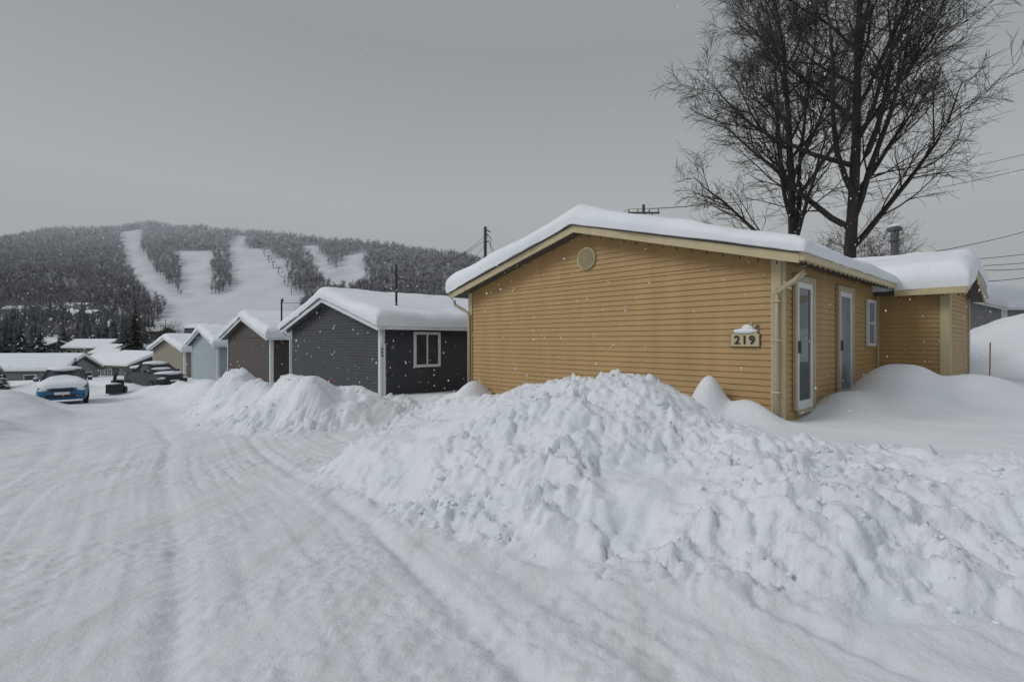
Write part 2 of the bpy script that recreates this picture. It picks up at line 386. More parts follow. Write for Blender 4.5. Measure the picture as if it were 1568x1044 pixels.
# chairlift
lift=empty('chairlift')
mb=MB(); L0=Vector((-203,470,0)); L1=Vector((-345,690,0)); pts=[]
for i in range(8):
    p=L0.lerp(L1,i/7); z=float(hill_z(np.array([p.x]),np.array([p.y]))[0])
    mb.tube([(p.x,p.y,z-1),(p.x,p.y,z+8)],.3,5); mb.box(p.x-2.2,p.x+2.2,p.y-.3,p.y+.3,z+7.6,z+8.1); pts.append((p.x,p.y,z+8))
mb.obj('lift_towers',M_forest,lift)
mb=MB()
for s in(-2.2,2.2): mb.tube([(p[0]+s,p[1],p[2]) for p in pts],.06,4)
for i in range(len(pts)-1):
    for q in range(2):
        a=Vector(pts[i]).lerp(Vector(pts[i+1]),q/2+.25)
        for s in (-2.2,2.2): mb.box(a.x+s-.7,a.x+s+.7,a.y-.2,a.y+.2,a.z-2.8,a.z-2.2); mb.box(a.x+s-.08,a.x+s+.08,a.y-.08,a.y+.08,a.z-3,a.z)
mb.obj('lift_cable_and_chairs',M_forest,lift)
# ------------------------------------------------------------------ houses
ROT=math.atan2(-.732,.681)
LP=.022
def extent(W,He,m,z):
    if z<=He: return -W,0
    i=(z-He)/m; return -W+i,-i
def gable_siding(name,mat,par,W,zb,He,m,y,ex=.1,face=-1):
    mb=MB(); z=zb; top=He+m*W/2
    while z<top-.01:
        z2=min(z+ex,top-.001)
        if z<He<z2: z2=He
        a,b=extent(W,He,m,z); c,d=extent(W,He,m,z2); o1=y+face*LP; o0=y+face*.002
        mb.quad((a,o1,z),(b,o1,z),(d,o0,z2),(c,o0,z2)); mb.quad((a,o0,z),(b,o0,z),(b,o1,z),(a,o1,z))
        z=z2
    return mb.obj(name,mat,par)
def side_siding(name,mat,par,x,y0,y1,zb,He,ex=.1,face=1):
    mb=MB(); z=zb
    while z<He-.01:
        z2=min(z+ex,He); o1=x+face*LP; o0=x+face*.002
        mb.quad((o1,y0,z),(o1,y1,z),(o0,y1,z2),(o0,y0,z2)); mb.quad((o0,y0,z),(o0,y1,z),(o1,y1,z),(o1,y0,z)); z=z2
    return mb.obj(name,mat,par)
def front_siding(name,mat,par,x0,x1,y,zb,He,ex=.1):
    mb=MB(); z=zb
    while z<He-.01:
        z2=min(z+ex,He); o1=y-LP; o0=y-.002
        mb.quad((x0,o1,z),(x1,o1,z),(x1,o0,z2),(x0,o0,z2)); mb.quad((x0,o0,z),(x1,o0,z),(x1,o1,z),(x0,o1,z)); z=z2
    return mb.obj(name,mat,par)
def roof_x(par,x0,x1,y0,y1,xc,zr,m,matf,mats,th=.13):
    f=lambda p,t:(p[0],t,p[1])
    mb=MB(); zt=lambda x: zr-m*abs(x-xc)
    mb.prism([(x0,zt(x0)-th),(xc,zr-th),(x1,zt(x1)-th),(x1,zt(x1)),(xc,zr),(x0,zt(x0))],f,y0,y1); mb.obj('roof',mats,par)
    mb=MB()
    for (a,b) in((x0-.02,xc),(xc,x1+.02)):
        mb.prism([(a,zt(a)-th-.04),(b,zt(b)-th-.04),(b,zt(b)-.03),(a,zt(a)-.03)],f,y0-.03,y0-.003)
        mb.prism([(a,zt(a)-th-.04),(b,zt(b)-th-.04),(b,zt(b)-.03),(a,zt(a)-.03)],f,y1+.003,y1+.03)
    mb.obj('rake_boards',matf,par)
    mb=MB()
    for (a,b) in((x0-.02,xc),(xc,x1+.02)):
        mb.prism([(a,zt(a)-.028),(b,zt(b)-.028),(b,zt(b)+.012),(a,zt(a)+.012)],f,y0-.045,y0-.003)
    mb.obj('drip_edge',mats,par)
    mb=MB(); zz=zt(x1)
    mb.box(x1+.004,x1+.10,y0-.02,y1+.02,zz-th-.01,zz-.015); zz=zt(x0); mb.box(x0-.10,x0-.004,y0-.02,y1+.02,zz-th-.01,zz-.015)
    mb.obj('gutters',matf,par,bevel=.01)
def snow_cap(par,x0,x1,y0,y1,zf,tf,R=.28,n=70,seed=0,jit=.08):
    def ax(a,b,n):
        L=b-a; e=min(.45,L*.4)
        return np.concatenate([a+e*(1-np.cos(np.linspace(0,math.pi/2,9))),np.linspace(a+e,b-e,n)[1:-1],(b-e*(1-np.cos(np.linspace(0,math.pi/2,9))))[::-1]])
    gx,gy=np.meshgrid(ax(x0,x1,n),ax(y0,y1,n))
    d=np.minimum(np.minimum(gx-x0,x1-gx),np.minimum(gy-y0,y1-gy))
    Rn=R*(1+fbm(gx*.8,gy*.8,3,seed+40)*.8)
    prof=np.sqrt(np.clip(1-(1-np.clip(d/Rn,0,1))**2,0,1))
    T=tf(gx,gy)*(1+fbm(gx*.45,gy*.45,3,seed)*.45)+fbm(gx*2.2,gy*2.2,4,seed+2)*.07
    T=np.maximum(T,.03)
    zt=zf(gx,gy)
    e1=np.clip(1-d/.5,0,1)
    jx=fbm(gx*1.3,gy*1.3,4,seed+7)*jit*2*e1; jy=fbm(gx*1.3,gy*1.3,4,seed+9)*jit*2*e1
    bul=np.sin(np.clip(prof,0,1)*math.pi)*.05
    ox=np.where(gx-x0<.5,-bul,0)+np.where(x1-gx<.5,bul,0); oy=np.where(gy-y0<.5,-bul,0)+np.where(y1-gy<.5,bul,0)
    top=np.stack([gx+jx+ox,gy+jy+oy,zt+.014+T*prof],-1).reshape(-1,3)
    bot=np.stack([gx+jx,gy+jy,zt+.013-(d<.001)*.02],-1).reshape(-1,3)
    ny_,nx_=gx.shape; ix=np.arange(nx_*ny_).reshape(ny_,nx_)
    f1=np.stack([ix[:-1,:-1],ix[:-1,1:],ix[1:,1:],ix[1:,:-1]],-1).reshape(-1,4)
    f2=f1[:,::-1]+nx_*ny_
    ring=np.concatenate([ix[0,:],ix[1:,-1],ix[-1,:-1][::-1],ix[1:-1,0][::-1]])
    rn=np.roll(ring,-1); f3=np.stack([ring+nx_*ny_,rn+nx_*ny_,rn,ring],-1)
    return mesh_np('roof_snow',np.concatenate([top,bot]),np.concatenate([f1,f2,f3]),M_snow,par,smooth=True)
def window_x(par,x,y0,y1,z0,z1,mull=1,rail=0,fr=.07,glass=None,nm='window',matf=None):
    mb=MB(); a,b=x,x+.055
    mb.box(a,b,y0,y1,z1-fr,z1); mb.box(a,b,y0,y1,z0,z0+fr); mb.box(a,b,y0,y0+fr,z0+fr,z1-fr); mb.box(a,b,y1-fr,y1,z0+fr,z1-fr)
    for i in range(mull):
        c=y0+(y1-y0)*(i+1)/(mull+1); mb.box(a,b-.012,c-.025,c+.025,z0+fr,z1-fr)
    for i in range(rail):
        c=z0+(z1-z0)*(i+1)/(rail+1); mb.box(a,b-.015,y0+fr,y1-fr,c-.02,c+.02)
    mb.obj(nm+'_frame',matf or M_white,par)
    mb=MB(); mb.quad((x+.025,y0+fr*.5,z0+fr*.5),(x+.025,y1-fr*.5,z0+fr*.5),(x+.025,y1-fr*.5,z1-fr*.5),(x+.025,y0+fr*.5,z1-fr*.5)); mb.obj(nm+'_glass',glass or M_glass,par)
def house(name,C,rot,W,L,zb,He,wall,trim,m=.26,og=.32,oe=.4,T=.36,ex=.1,seed=0,tf=None):
    par=empty(name,(C[0],C[1],0),rot)
    gable_siding('gable_siding',wall,par,W,zb,He,m,0,ex); gable_siding('rear_gable_siding',wall,par,W,zb,He,m,L,ex*2,1)
    side_siding('side_siding',wall,par,0,0,L,zb,He,ex); side_siding('far_side_siding',wall,par,-W,0,L,zb,He,ex*2,-1)
    mb=MB()
    for cx,cy in((0,0),(-W,0),(0,L),(-W,L)):
        sx=1 if cx==0 else -1; sy=-1 if cy==0 else 1
        xa,xb=sorted((cx-sx*.12,cx+sx*.028)); mb.box(xa,xb,*sorted((cy+sy*.023,cy+sy*.042)),zb,He)
        mb.box(*sorted((cx+sx*.023,cx+sx*.044)),*sorted((cy-sy*.11,cy+sy*.023)),zb,He-.003)
    mb.obj('corner_boards',trim,par)
    zr=He+m*W/2+.135
    roof_x(par,-W-oe,oe,-og,L+og,-W/2,zr,m,trim,M_dkbrown)
    snow_cap(par,-W-oe-.14,oe+.12,-og-.09,L+og+.05,lambda x,y:zr-m*np.abs(x+W/2)+0*y,tf or (lambda x,y:T+0*x+.0*y),seed=seed)
    return par,zr
W=7.72;L=11.5;He=2.96;m=.26
def tmain(x,y):
    t=np.interp(x,[-8.3,-7,-5,-3.86,-2,-.5,.6],[.52,.44,.36,.36,.30,.23,.22])
    return t+.05*np.exp(-((x+3.86)/.6)**2)
yel,zr=house('yellow_house',(4.15,7.9),ROT,W,L,-.3,He,M_yel,M_cream,tf=tmain,seed=3,og=.34,oe=.36)
mb=MB(); mb.tube([(-3.78,-.015,3.42),(-3.78,-.055,3.42)],.235,28); mb.obj('gable_vent_rim',M_cream,yel)
mb=MB()
for i in range(-5,6):
    z=3.42+i*.036; w=math.sqrt(max(0,.2**2-(i*.036)**2)); mb.prism([(-.056,z-.012),(-.078,z-.014),(-.056,z+.008)],lambda p,t:(t,p[0],p[1]),-3.78-w,-3.78+w)
mb.obj('gable_vent_louvres',M_creamd,yel)
# cross gable extension
ex1=1.29; ey0,ey1=6.04,9.5; HeE=2.80
front_siding('extension_front_siding',M_yel,yel,0,ex1,ey0,-.3,HeE+.08)
side_siding('extension_side_siding',M_yel,yel,ex1,ey0,ey1,-.3,HeE)
mb=MB(); zrE=HeE+.26*(ey1-ey0)/2+.135; yc=(ey0+ey1)/2
for i in range(8):
    z=HeE+i*.055; q=(z-HeE)/.26; z2=z+.055; q2=(z2-HeE)/.26
    if ey0+q2<ey1-q2: mb.quad((ex1+.014,ey0+q,z),(ex1+.014,ey1-q,z),(ex1+.002,ey1-q2,z2),(ex1+.002,ey0+q2,z2))
mb.obj('extension_gable_siding',M_yel,yel)
mb=MB(); mb.box(ex1-.13,ex1+.028,ey0-.042,ey0-.023,-.3,HeE); mb.box(ex1+.023,ex1+.044,ey0-.022,ey0+.11,-.3,HeE-.004); mb.box(ex1+.023,ex1+.044,ey1-.11,ey1+.02,-.3,HeE-.004)
mb.box(.023,.065,ey0-.06,ey0-.023,-.3,HeE)
mb.obj('extension_corner_boards',M_cream,yel)
ztE=lambda y: zrE-.26*abs(y-yc)
oe2=.32; fy_=lambda p,t:(t,p[0],p[1]); ya,yb=ey0-oe2,ey1+oe2; xr=ex1+.3
mb=MB(); mb.prism([(ya,ztE(ya)-.13),(yc,zrE-.13),(yb,ztE(yb)-.13),(yb,ztE(yb)),(yc,zrE),(ya,ztE(ya))],fy_,-2.5,xr); mb.obj('extension_roof',M_dkbrown,yel)
mb=MB(); mb.box(.42,xr+.03,ya-.10,ya-.004,ztE(ya)-.15,ztE(ya)-.01)
for(a,b) in((ya-.02,yc),(yc,yb+.02)): mb.prism([(a,ztE(a)-.18),(b,ztE(b)-.18),(b,ztE(b)+.012),(a,ztE(a)+.012)],fy_,xr+.003,xr+.03)
mb.obj('extension_fascia',M_cream,yel)
snow_cap(yel,-2.6,xr+.08,ya-.1,yb+.1,lambda x,y:zrE-.26*np.abs(y-yc)+0*x,lambda x,y:.50+0*x,R=.3,n=40,seed=12)
def door(par,y0,y1,z0,z1,nm):
    mb=MB(); fr=.11
    mb.box(.023,.07,y0-fr,y0,z0,z1+fr); mb.box(.023,.07,y1,y1+fr,z0,z1+fr); mb.box(.023,.069,y0,y1,z1,z1+fr); mb.box(.023,.069,y0,y1,z0-.08,z0)
    mb.obj(nm+'_casing',M_creamd,par)
    mb=MB(); f=.09; y0+=.002;y1-=.002
    mb.box(.024,.058,y0,y0+f,z0,z1); mb.box(.024,.058,y1-f,y1,z0,z1); mb.box(.024,.057,y0+f,y1-f,z1-f,z1); mb.box(.024,.057,y0+f,y1-f,z0,z0+.14)
    mb.obj(nm+'_leaf',M_white,par)
    mb=MB(); mb.quad((.035,y0+f,z0+.1),(.035,y1-f,z0+.1),(.035,y1-f,z1-f),(.035,y0+f,z1-f)); mb.obj(nm+'_glass',M_curt if nm!='patio_door' else M_glass,par)
    mb=MB(); mb.box(.058,.10,y0+.03,y0+.06,(z0+z1)/2-.12,(z0+z1)/2+.08); mb.obj(nm+'_handle',M_metal,par)
door(yel,.58,1.34,.58,2.66,'patio_door'); door(yel,2.92,3.78,.6,2.66,'front_door')
window_x(yel,.023,4.98,5.68,1.58,2.62,0,1,glass=M_curt)
mb=MB()
mb.tube([(.40,-.22,2.80),(.40,-.22,2.70),(.28,-.20,2.60),(.0,-.10,2.47),(-.03,-.085,2.40),(-.03,-.085,1.5),(-.03,-.085,.3)],.042,10)
mb.tube([(-W-.42,-.22,2.78),(-W-.40,-.2,2.66),(-W-.1,-.1,2.5),(-W+.05,-.085,2.40),(-W+.05,-.085,.2)],.04,10)
mb.obj('downspouts',M_creamd,yel,smooth=True)
mb=MB(); 
for z in(.9,1.7,2.3): mb.box(-.09,.03,-.135,-.043,z,z+.025)
mb.obj('downspout_straps',M_cream,yel)
mb=MB()
x=-W-.3
while x<.36:
    z=zr-m*abs(x+W/2)-.19; mb.blob((x,-.365,z-.02),.016,.016,.03,5,4); x+=.27
y=-.2
while y<5.6:
    mb.blob((.42,y,zr-m*(W/2+.36)-.17),.016,.016,.03,5,4); y+=.27
x=.5
while x<xr: mb.blob((x,ya-.06,ztE(ya)-.18),.016,.016,.03,5,4); x+=.25
mb.obj('string_light_bulbs',M_black,yel)
mb=MB(); mb.tube([(-.36,10.0,2.9),(-.36,10.0,4.86)],.10,14); mb.tube([(-.36,10,4.62),(-.36,10,4.66)],.15,14)
mb.tube([(-.36,10,4.92),(-.36,10,5.0),(-.36,10,5.05)],[.19,.19,.05],14)
for k in range(4):
    a=k*1.57; mb.box(-.36+.09*math.cos(a)-.01,-.36+.09*math.cos(a)+.01,10+.09*math.sin(a)-.01,10+.09*math.sin(a)+.01,4.8,4.93)
mb.obj('chimney_pipe',M_metal,yel,smooth=False)
mb=MB(); mb.blob((-.36,10,5.06),.18,.18,.06,10,6); mb.obj('chimney_snow',M_snow,yel,smooth=True)
def text(s,loc,rot,size,mat,par,ext=.006):
    cu=bpy.data.curves.new('number','FONT'); cu.body=s; cu.size=size; cu.extrude=ext; cu.offset=.004; cu.align_x='CENTER'; cu.align_y='CENTER'; cu.space_character=1.25
    o=bpy.data.objects.new('digits',cu); link(o,par); o.location=loc; o.rotation_euler=rot; cu.materials.append(mat); return o
sg=empty('house_number_sign',(4.15,7.9,0),ROT)
mb=MB(); cxs=-.52; zc_=1.74
poly=[(cxs-.225,zc_-.13),(cxs+.225,zc_-.13),(cxs+.225,zc_+.07),(cxs+.16,zc_+.10),(cxs-.16,zc_+.10),(cxs-.225,zc_+.07)]
mb.prism(poly,lambda p,t:(p[0],t,p[1]),-.055,-.024); mb.obj('board',M_cream,sg,bevel=.008)
mb=MB(); big=[((p[0]-cxs)*1.05+cxs,(p[1]-zc_+.015)*1.08+zc_-.015) for p in poly]; mb.prism(big,lambda p,t:(p[0],t,p[1]),-.034,-.0235); mb.obj('board_edge',M_dkbrown,sg)
text('219',(cxs,-.063,zc_-.03),(math.pi/2,0,0),.19,M_black,sg)
mb=MB(); mb.blob((cxs,-.045,zc_+.12),.21,.055,.045,12,6,.08); mb.blob((cxs+.04,-.045,zc_+.17),.10,.045,.06,10,6,.1); mb.obj('snow_on_sign',M_snow,sg,smooth=True)
mb=MB(); mb.tube([(cxs+.13,-.04,zc_+.13),(cxs+.16,-.06,zc_+.2),(cxs+.20,-.05,zc_+.24)],[.02,.03,.015],6); mb.blob((cxs+.10,-.05,zc_+.23),.035,.03,.03,8,5); mb.obj('bird_ornament',M_creamd,sg,smooth=True)
dk,zrd=house('charcoal_house',(-4.1,16.0),ROT,7.65,11,-1.2,2.15,M_dark,M_white,T=.40,seed=21,og=.3,oe=.36)
window_x(dk,.023,1.15,2.2,.83,2.0,1,0,fr=.09)
text('223',(.062,.03,1.35),(math.pi/2,math.pi/2,math.pi/2),.17,M_black,dk,.003)
mb=MB(); mb.tube([(.40,-.2,1.98),(.38,-.2,1.88),(.06,.0,1.72),(.085,.08,1.6),(.085,.08,-.8)],.04,8); mb.tube([(-7.65-.4,-.2,1.98),(-7.62,-.08,1.75),(-7.62,-.08,-.8)],.04,8); mb.obj('downspouts',M_white,dk,smooth=True)
mb=MB(); mb.tube([(.017,.35,.62),(.06,.35,.62)],.07,10); mb.obj('dryer_vent',M_metal,dk)
mb=MB(); mb.tube([(-.8,1.0,2.2),(-.8,1.0,4.2)],.04,8); mb.tube([(-.8,1.0,4.15),(-.72,.95,4.25),(-.65,.9,4.15)],.04,6); mb.tube([(-.9,1.0,3.75),(-.7,1.0,3.75)],.02,5); mb.obj('service_mast',M_black,dk)
br,_=house('brown_house',(-11.8,25.0),ROT,7.65,11,-1.8,1.86,M_brown,M_white,T=.42,seed=31,ex=.13)
mb=MB(); mb.tube([(-.3,.6,2),(-.3,.6,3.75)],.045,6); mb.tube([(-.3,.6,3.7),(-.2,.6,3.8),(-.1,.6,3.68)],.045,6); mb.obj('service_mast',M_black,br)
lb,_=house('pale_blue_house',(-19.9,34.5),ROT,7.65,10,-2.2,1.40,M_lblue,M_white,T=.42,seed=41,ex=.16)
bg,_=house('beige_house',(-27.9,43.5),math.atan2(-.62,.78),7.65,10,-2.8,.85,M_beige,M_white,T=.42,seed=51,ex=.2)
nb,_=house('grey_cottage',(24.6,25.5),math.radians(-84),8,16,0,3.35,M_grey,M_white,m=.30,T=.42,seed=61,ex=.15)
window_x(nb,.023,2.2,3.6,2.0,2.9,1,0,fr=.09)
def cottage(name,x,y,z,rot,w,l,h,mat,win=True):
    p=empty(name,(x,y,z),rot); mb=MB()
    mb.box(-w/2,w/2,-l/2,l/2,-2,h); mb.prism([(-w/2,h),(w/2,h),(0,h+w*.2)],lambda q,t:(q[0],t,q[1]),-l/2+.01,l/2-.01); mb.obj('walls',mat,p)
    mb=MB(); o=.45; f=lambda q,t:(q[0],t,q[1]); zt=lambda x:h+.05+(w/2-abs(x))*.4
    a=w/2+o
    mb.prism([(-a,zt(a)-.12),(0,zt(0)-.02),(a,zt(a)-.12),(a,zt(a)+.0),(0,zt(0)+.1),(-a,zt(a)+.0)],f,-l/2-o,l/2+o); mb.obj('roof',M_dkbrown,p)
    mb=MB(); b=a-.05
    mb.prism([(-b,zt(b)+.03),(0,zt(0)+.101),(b,zt(b)+.03),(b-.1,zt(b)+.42),(b*.5,zt(b*.5)+.5),(0,zt(0)+.5),(-b*.5,zt(b*.5)+.5),(-b+.1,zt(b)+.42)],f,-l/2-o+.05,l/2+o-.05); mb.obj('roof_snow',M_snow,p,smooth=False,bevel=.12)
    if win:
        mb=MB(); fr=MB()
        for i in (-.3,.1,.32):
            for sx in (1,-1):
                xx=sx*w/2; mb.box(min(xx,xx+sx*.04),max(xx,xx+sx*.04),l*i-.5,l*i+.5,h-1.5,h-.5)
                fr.box(min(xx,xx+sx*.03),max(xx,xx+sx*.03),l*i-.6,l*i+.6,h-1.6,h-.4)
        for i in(-.25,.2):
            mb.box(w*i-.5,w*i+.5,-l/2-.04,-l/2,h-1.5,h-.5); fr.box(w*i-.6,w*i+.6,-l/2-.03,-l/2,h-1.6,h-.4)
        fr.obj('window_frames',M_white,p); mb.obj('window_glass',M_glass,p)
cottage('long_bungalow',-53.5,54,-3.9,math.radians(100),6,14,2.6,M_grey)
cottage('dark_bungalow',-46.5,64,-4.1,math.radians(60),6,8,2.9,M_dark)
cottage('cottage',-58,76,-4.6,math.radians(70),7,9,2.8,M_beige)
cottage('cottage',-41,66,-3.7,math.radians(45),6,8,2.8,M_beige)
cottage('cottage',-79,80,-5.2,math.radians(80),7,10,2.8,M_lblue)
mats=[M_dark,M_beige,M_grey,M_brown,M_lblue,M_grey]
for i,(x,y) in enumerate([(-120,135),(-104,128),(-138,160),(-150,175),(-128,172),(-176,200),(-160,205),(-198,225),(-182,232),(-150,215),(-214,252),(-236,262),(-195,240),(-245,288),(-232,275),(-220,262),(-262,290),(-210,250),(-150,245),(-90,120),(-190,228),(-228,258),(-205,222),(-255,265)]):
    z=float(hill_z(np.array([float(x)]),np.array([float(y)]))[0])
    cottage('cottage',x,y,z,random.uniform(.7,1.9),random.uniform(7,9),random.uniform(9,14),random.uniform(2.6,4.5),mats[i%6])
# ------------------------------------------------------------------ trees
def grow_tree(name,loc,H,r0,R,lean=(0,0),seed=1,z0=.3,nl=17,dense=1.0,az0=0.):
    rd=random.Random(seed); thick=MB(); thin=MB()
    def branch(p,d,length,r,lvl,trop,nseg):
        pts=[p.copy()]; rad=[r]; dirs=[d.copy()]
        for i in range(nseg):
            j=.035 if lvl==0 else (.09 if lvl<2 else .16)
            d=(d+Vector((rd.gauss(0,j),rd.gauss(0,j),rd.gauss(0,j*.6)+trop))).normalized()
            p=p+d*(length/nseg); pts.append(p.copy()); dirs.append(d.copy())
            rad.append(max(r*(1-(i+1)/nseg)**.8+.004,.0045))
        (thick if r>.03 else thin).tube(pts,rad,7 if r>.06 else (5 if r>.03 else 3),cap=False)
        return pts,rad,dirs
    def at(pts,rad,dirs,f):
        k=f*(len(pts)-1); i=min(int(k),len(pts)-2); t=k-i
        return pts[i].lerp(pts[i+1],t),rad[i]*(1-t)+rad[i+1]*t,dirs[min(i+1,len(dirs)-1)]
    def side_dir(d,ang):
        a=Vector((rd.gauss(0,1),rd.gauss(0,1),rd.gauss(0,1))); a=(a-d*a.dot(d)).normalized()
        return (d*math.cos(ang)+a*math.sin(ang)).normalized()
    def sub(pts,rad,dirs,length,lvl):
        if lvl==2: n=int(11*dense)
        elif lvl==3: n=int(8*dense)
        else: n=int(5*dense)
        for k in range(n):
            f=(.15 if lvl==2 else .12)+(.85)*((k+rd.random())/n); f=min(f,.99)
            p,r,d=at(pts,rad,dirs,f)
            nd=side_dir(d,rd.uniform(.4,.9))
            ln=length*rd.uniform(.34,.55)*(1.15-.6*f)
            if lvl==2: ln=max(ln,1.4); q=branch(p,nd,ln,min(r*.55,.035),2,.06,5); sub(*q,ln,3)
            elif lvl==3: ln=max(ln,.75); q=branch(p,nd,ln,min(r*.6,.014),3,.02,3); sub(*q,ln,4)
            else: ln=rd.uniform(.3,.8); branch(p,nd,ln,.0072,4,-.05,2)
    base=Vector(loc); tr=branch(base,Vector((lean[0],lean[1],1)).normalized(),H,r0,0,.01,14)
    tr=(tr[0],[max(r,.02) for r in tr[1]],tr[2])
    for k in range(nl):
        f=z0+(.97-z0)*((k+rd.random()*.8)/nl); p,r,d=at(*tr,f)
        az=az0+k*2.4+rd.uniform(-.5,.5)
        g=(f-z0)/(1-z0); ang=.98-.5*g+rd.uniform(-.12,.12)
        if k in (2,5): ang=.38
        nd=Vector((math.cos(az)*math.sin(ang),math.sin(az)*math.sin(ang),math.cos(ang)))
        ln=R*(1.12-.5*g)*rd.uniform(.85,1.15)*(1.35 if k in(2,5) else 1)
        q=branch(p,nd,ln,min(r*(.75 if k in (2,5) else .6),.14)*(1-.2*g),1,.045,9); sub(*q,ln,2)
    sub(*tr,H*.3,3)
    t=empty(name)
    o1=thick.obj('trunk_and_limbs',M_bark,t,smooth=True); o2=thin.obj('twigs',M_twig,t)
    print(name,len(thin.f))
    return o1,o2
grow_tree('bare_tree',(14.55,22,0),20.5,.31,7.9,(.0,.0),seed=14,z0=.27,nl=24,dense=1.2,az0=.3)
grow_tree('bare_tree',(13.6,24.5,0),19.0,.26,6.2,(-.035,0),seed=6,z0=.27,nl=20,dense=1.12,az0=2.5)
sm=grow_tree('small_bare_tree',(0,0,-.5),8.0,.10,3.0,seed=8,z0=.22,nl=10,dense=.7)
sm[0].parent.location=(-61,86,-5)
def copy_tree(name,src,loc,s,rz):
    e=empty(name,loc,rz); e.scale=(s,s,s)
    for q in src: 
        o=bpy.data.objects.new(q.name,q.data); link(o,e)
    return e
for i,(x,y,s) in enumerate([(-58,84,1.15),(-55,83,1.0),(-64,90,1.3),(-53,82,.8),(-20.5,66,1.25),(-17.5,64,1.1),(-24,70,1.2),(-13,72,1.1),(-9,75,1.0),(-26.5,72,1.05),(17,27,.75),(20.5,29,.95),(23,31,.9)]):
    copy_tree('small_bare_tree',sm,(x,y,(0 if x>0 else (-3.6 if y<78 else -5))),s,i*1.3)
def spruce(name,loc,H,R,snow=.35,seed=1):
    rd=random.Random(seed); e=empty(name,loc); g=MB(); w=MB(); tr=MB(); tr.tube([(0,0,-.5),(0,0,H*.97)],[H*.02,.02],6); tr.obj('trunk',M_bark,e)
    n=26
    for t in range(n):
        f=t/(n-1); z=H*(.06+.92*f); r=R*(1-f)**.85+.06
        k=int(15-8*f)
        for i in range(k):
            a=6.283*(i+rd.random())/k; rr=r*rd.uniform(.65,1.15); c,s=math.cos(a),math.sin(a); wd=rr*.26+.05
            droop=rr*rd.uniform(.2,.5)
            tip=(c*rr,s*rr,z-droop); l=(c*rr*.55-s*wd,s*rr*.55+c*wd,z-droop*.45); q=(c*rr*.55+s*wd,s*rr*.55-c*wd,z-droop*.45)
            g.quad((0,0,z+.05*H/5),l,tip,q)
            if rd.random()<snow: 
                o=.035; w.quad((c*rr*.15,s*rr*.15,z+.03),(l[0]*.9,l[1]*.9,l[2]+o),(tip[0]*.95,tip[1]*.95,tip[2]+o),(q[0]*.9,q[1]*.9,q[2]+o))
    g.obj('needles',M_needle,e); w.obj('branch_snow',M_snow,e)
spruce('spruce_tree',(-66.5,90,-5),15.5,3.4,.12,2); spruce('spruce_tree',(-71,94,-5),12,3,.15,3); spruce('spruce_tree',(-64.5,95,-5),11,2.6,.1,4)
spruce('spruce_tree',(-85,92,-5),10,2.8,.2,12); spruce('spruce_tree',(-100,104,-5),12,3,.2,13)
spruce('spruce_tree',(-38.5,45,-2.6),2.9,1.1,.6,5); spruce('spruce_tree',(-31.6,31.5,-2.1),2.3,1.0,.85,6)
# ------------------------------------------------------------------ poles and wires
def wire(mb,a,b,sag,r=.014,n=14):
    A,B=Vector(a),Vector(b); mb.tube([tuple(A.lerp(B,i/n)-Vector((0,0,sag*4*(i/n)*(1-i/n)))) for i in range(n+1)],r,4,cap=False)
up=empty('utility_pole',(-1.57,30,0)); mb=MB(); mb.tube([(0,0,-1),(0,0,8.4)],[.12,.09],8); mb.obj('pole',M_wood,up)
mb=MB(); mb.box(-.1,.25,-.04,.04,7.5,7.56); mb.tube([(.1,0,8.2),(.3,0,8.1)],.04,6);mb.tube([(.1,0,8.0),(.35,0,7.7),(.3,0,7.3),(.5,0,7.0),(.4,0,6.2)],.025,6); mb.obj('transformer_cables',M_metal,up)
up2=empty('utility_pole',(11.6,45,0)); mb=MB(); mb.tube([(0,0,-1),(0,0,13.7)],[.2,.13],8); mb.obj('pole',M_wood,up2)
mb=MB(); mb.box(-1.4,1.4,-.06,.06,12.9,13.05); 
for x in(-1.3,-.5,.5,1.3): mb.tube([(x,0,13.05),(x,0,13.3)],.05,6)
mb.tube([(-.9,0,12.2),(0,.05,12.9)],.03,5); mb.tube([(.9,0,12.95),(0,.05,12.2)],.03,5)
mb.obj('crossarm_and_insulators',M_wood,up2)
pw=empty('power_lines'); mb=MB()
wire(mb,(10.3,45,13.3),(28,34,13.0),.5,.018); wire(mb,(12.1,45,13.3),(32,36,14.2),.5,.018)
wire(mb,(10.3,45,13.3),(-1.5,75,14.8),.8,.02); wire(mb,(-1.57,30,8.3),(-1.2,60,9),.4)
wire(mb,(28.5,28,7.8),(9,16.8,4.0),.25,.016); wire(mb,(28.5,28,6.5),(10.5,19,4.6),.2,.016); wire(mb,(28.5,28,6.0),(10.5,20,4.7),.2,.016)
wire(mb,(28,27,5.6),(16,20,4.6),.15,.016); wire(mb,(28,27,5.2),(16,20,4.1),.2,.016); wire(mb,(30,26,12.2),(15,30,9.7),.3,.013); wire(mb,(30,26,11.4),(15,30,9.0),.3,.013)
wire(mb,(-4.0,17.3,4.05),(-1.57,30,7.9),.5,.012); wire(mb,(-3.9,17.2,3.85),(-1.57,30,7.4),.9,.012)
wire(mb,(-11.6,25.6,3.6),(-1.57,30,7.6),1.0,.012)
mb.obj('wires',M_black,pw)
st=empty('snow_stake',(10.8,11.55,gz(10.8,11.55))); mb=MB(); mb.tube([(0,0,-.3),(.02,0,.85)],.013,6); mb.obj('stake',M_orange,st)
mk=empty('red_flag_marker',(-5.05,14.4,gz(-5.05,14.4))); mb=MB(); mb.tube([(0,0,-.3),(-.06,0,.45)],.008,5); mb.obj('rod',M_metal,mk); mb=MB(); mb.box(-.10,-.02,-.01,.01,.41,.48); mb.obj('flag',M_red,mk)
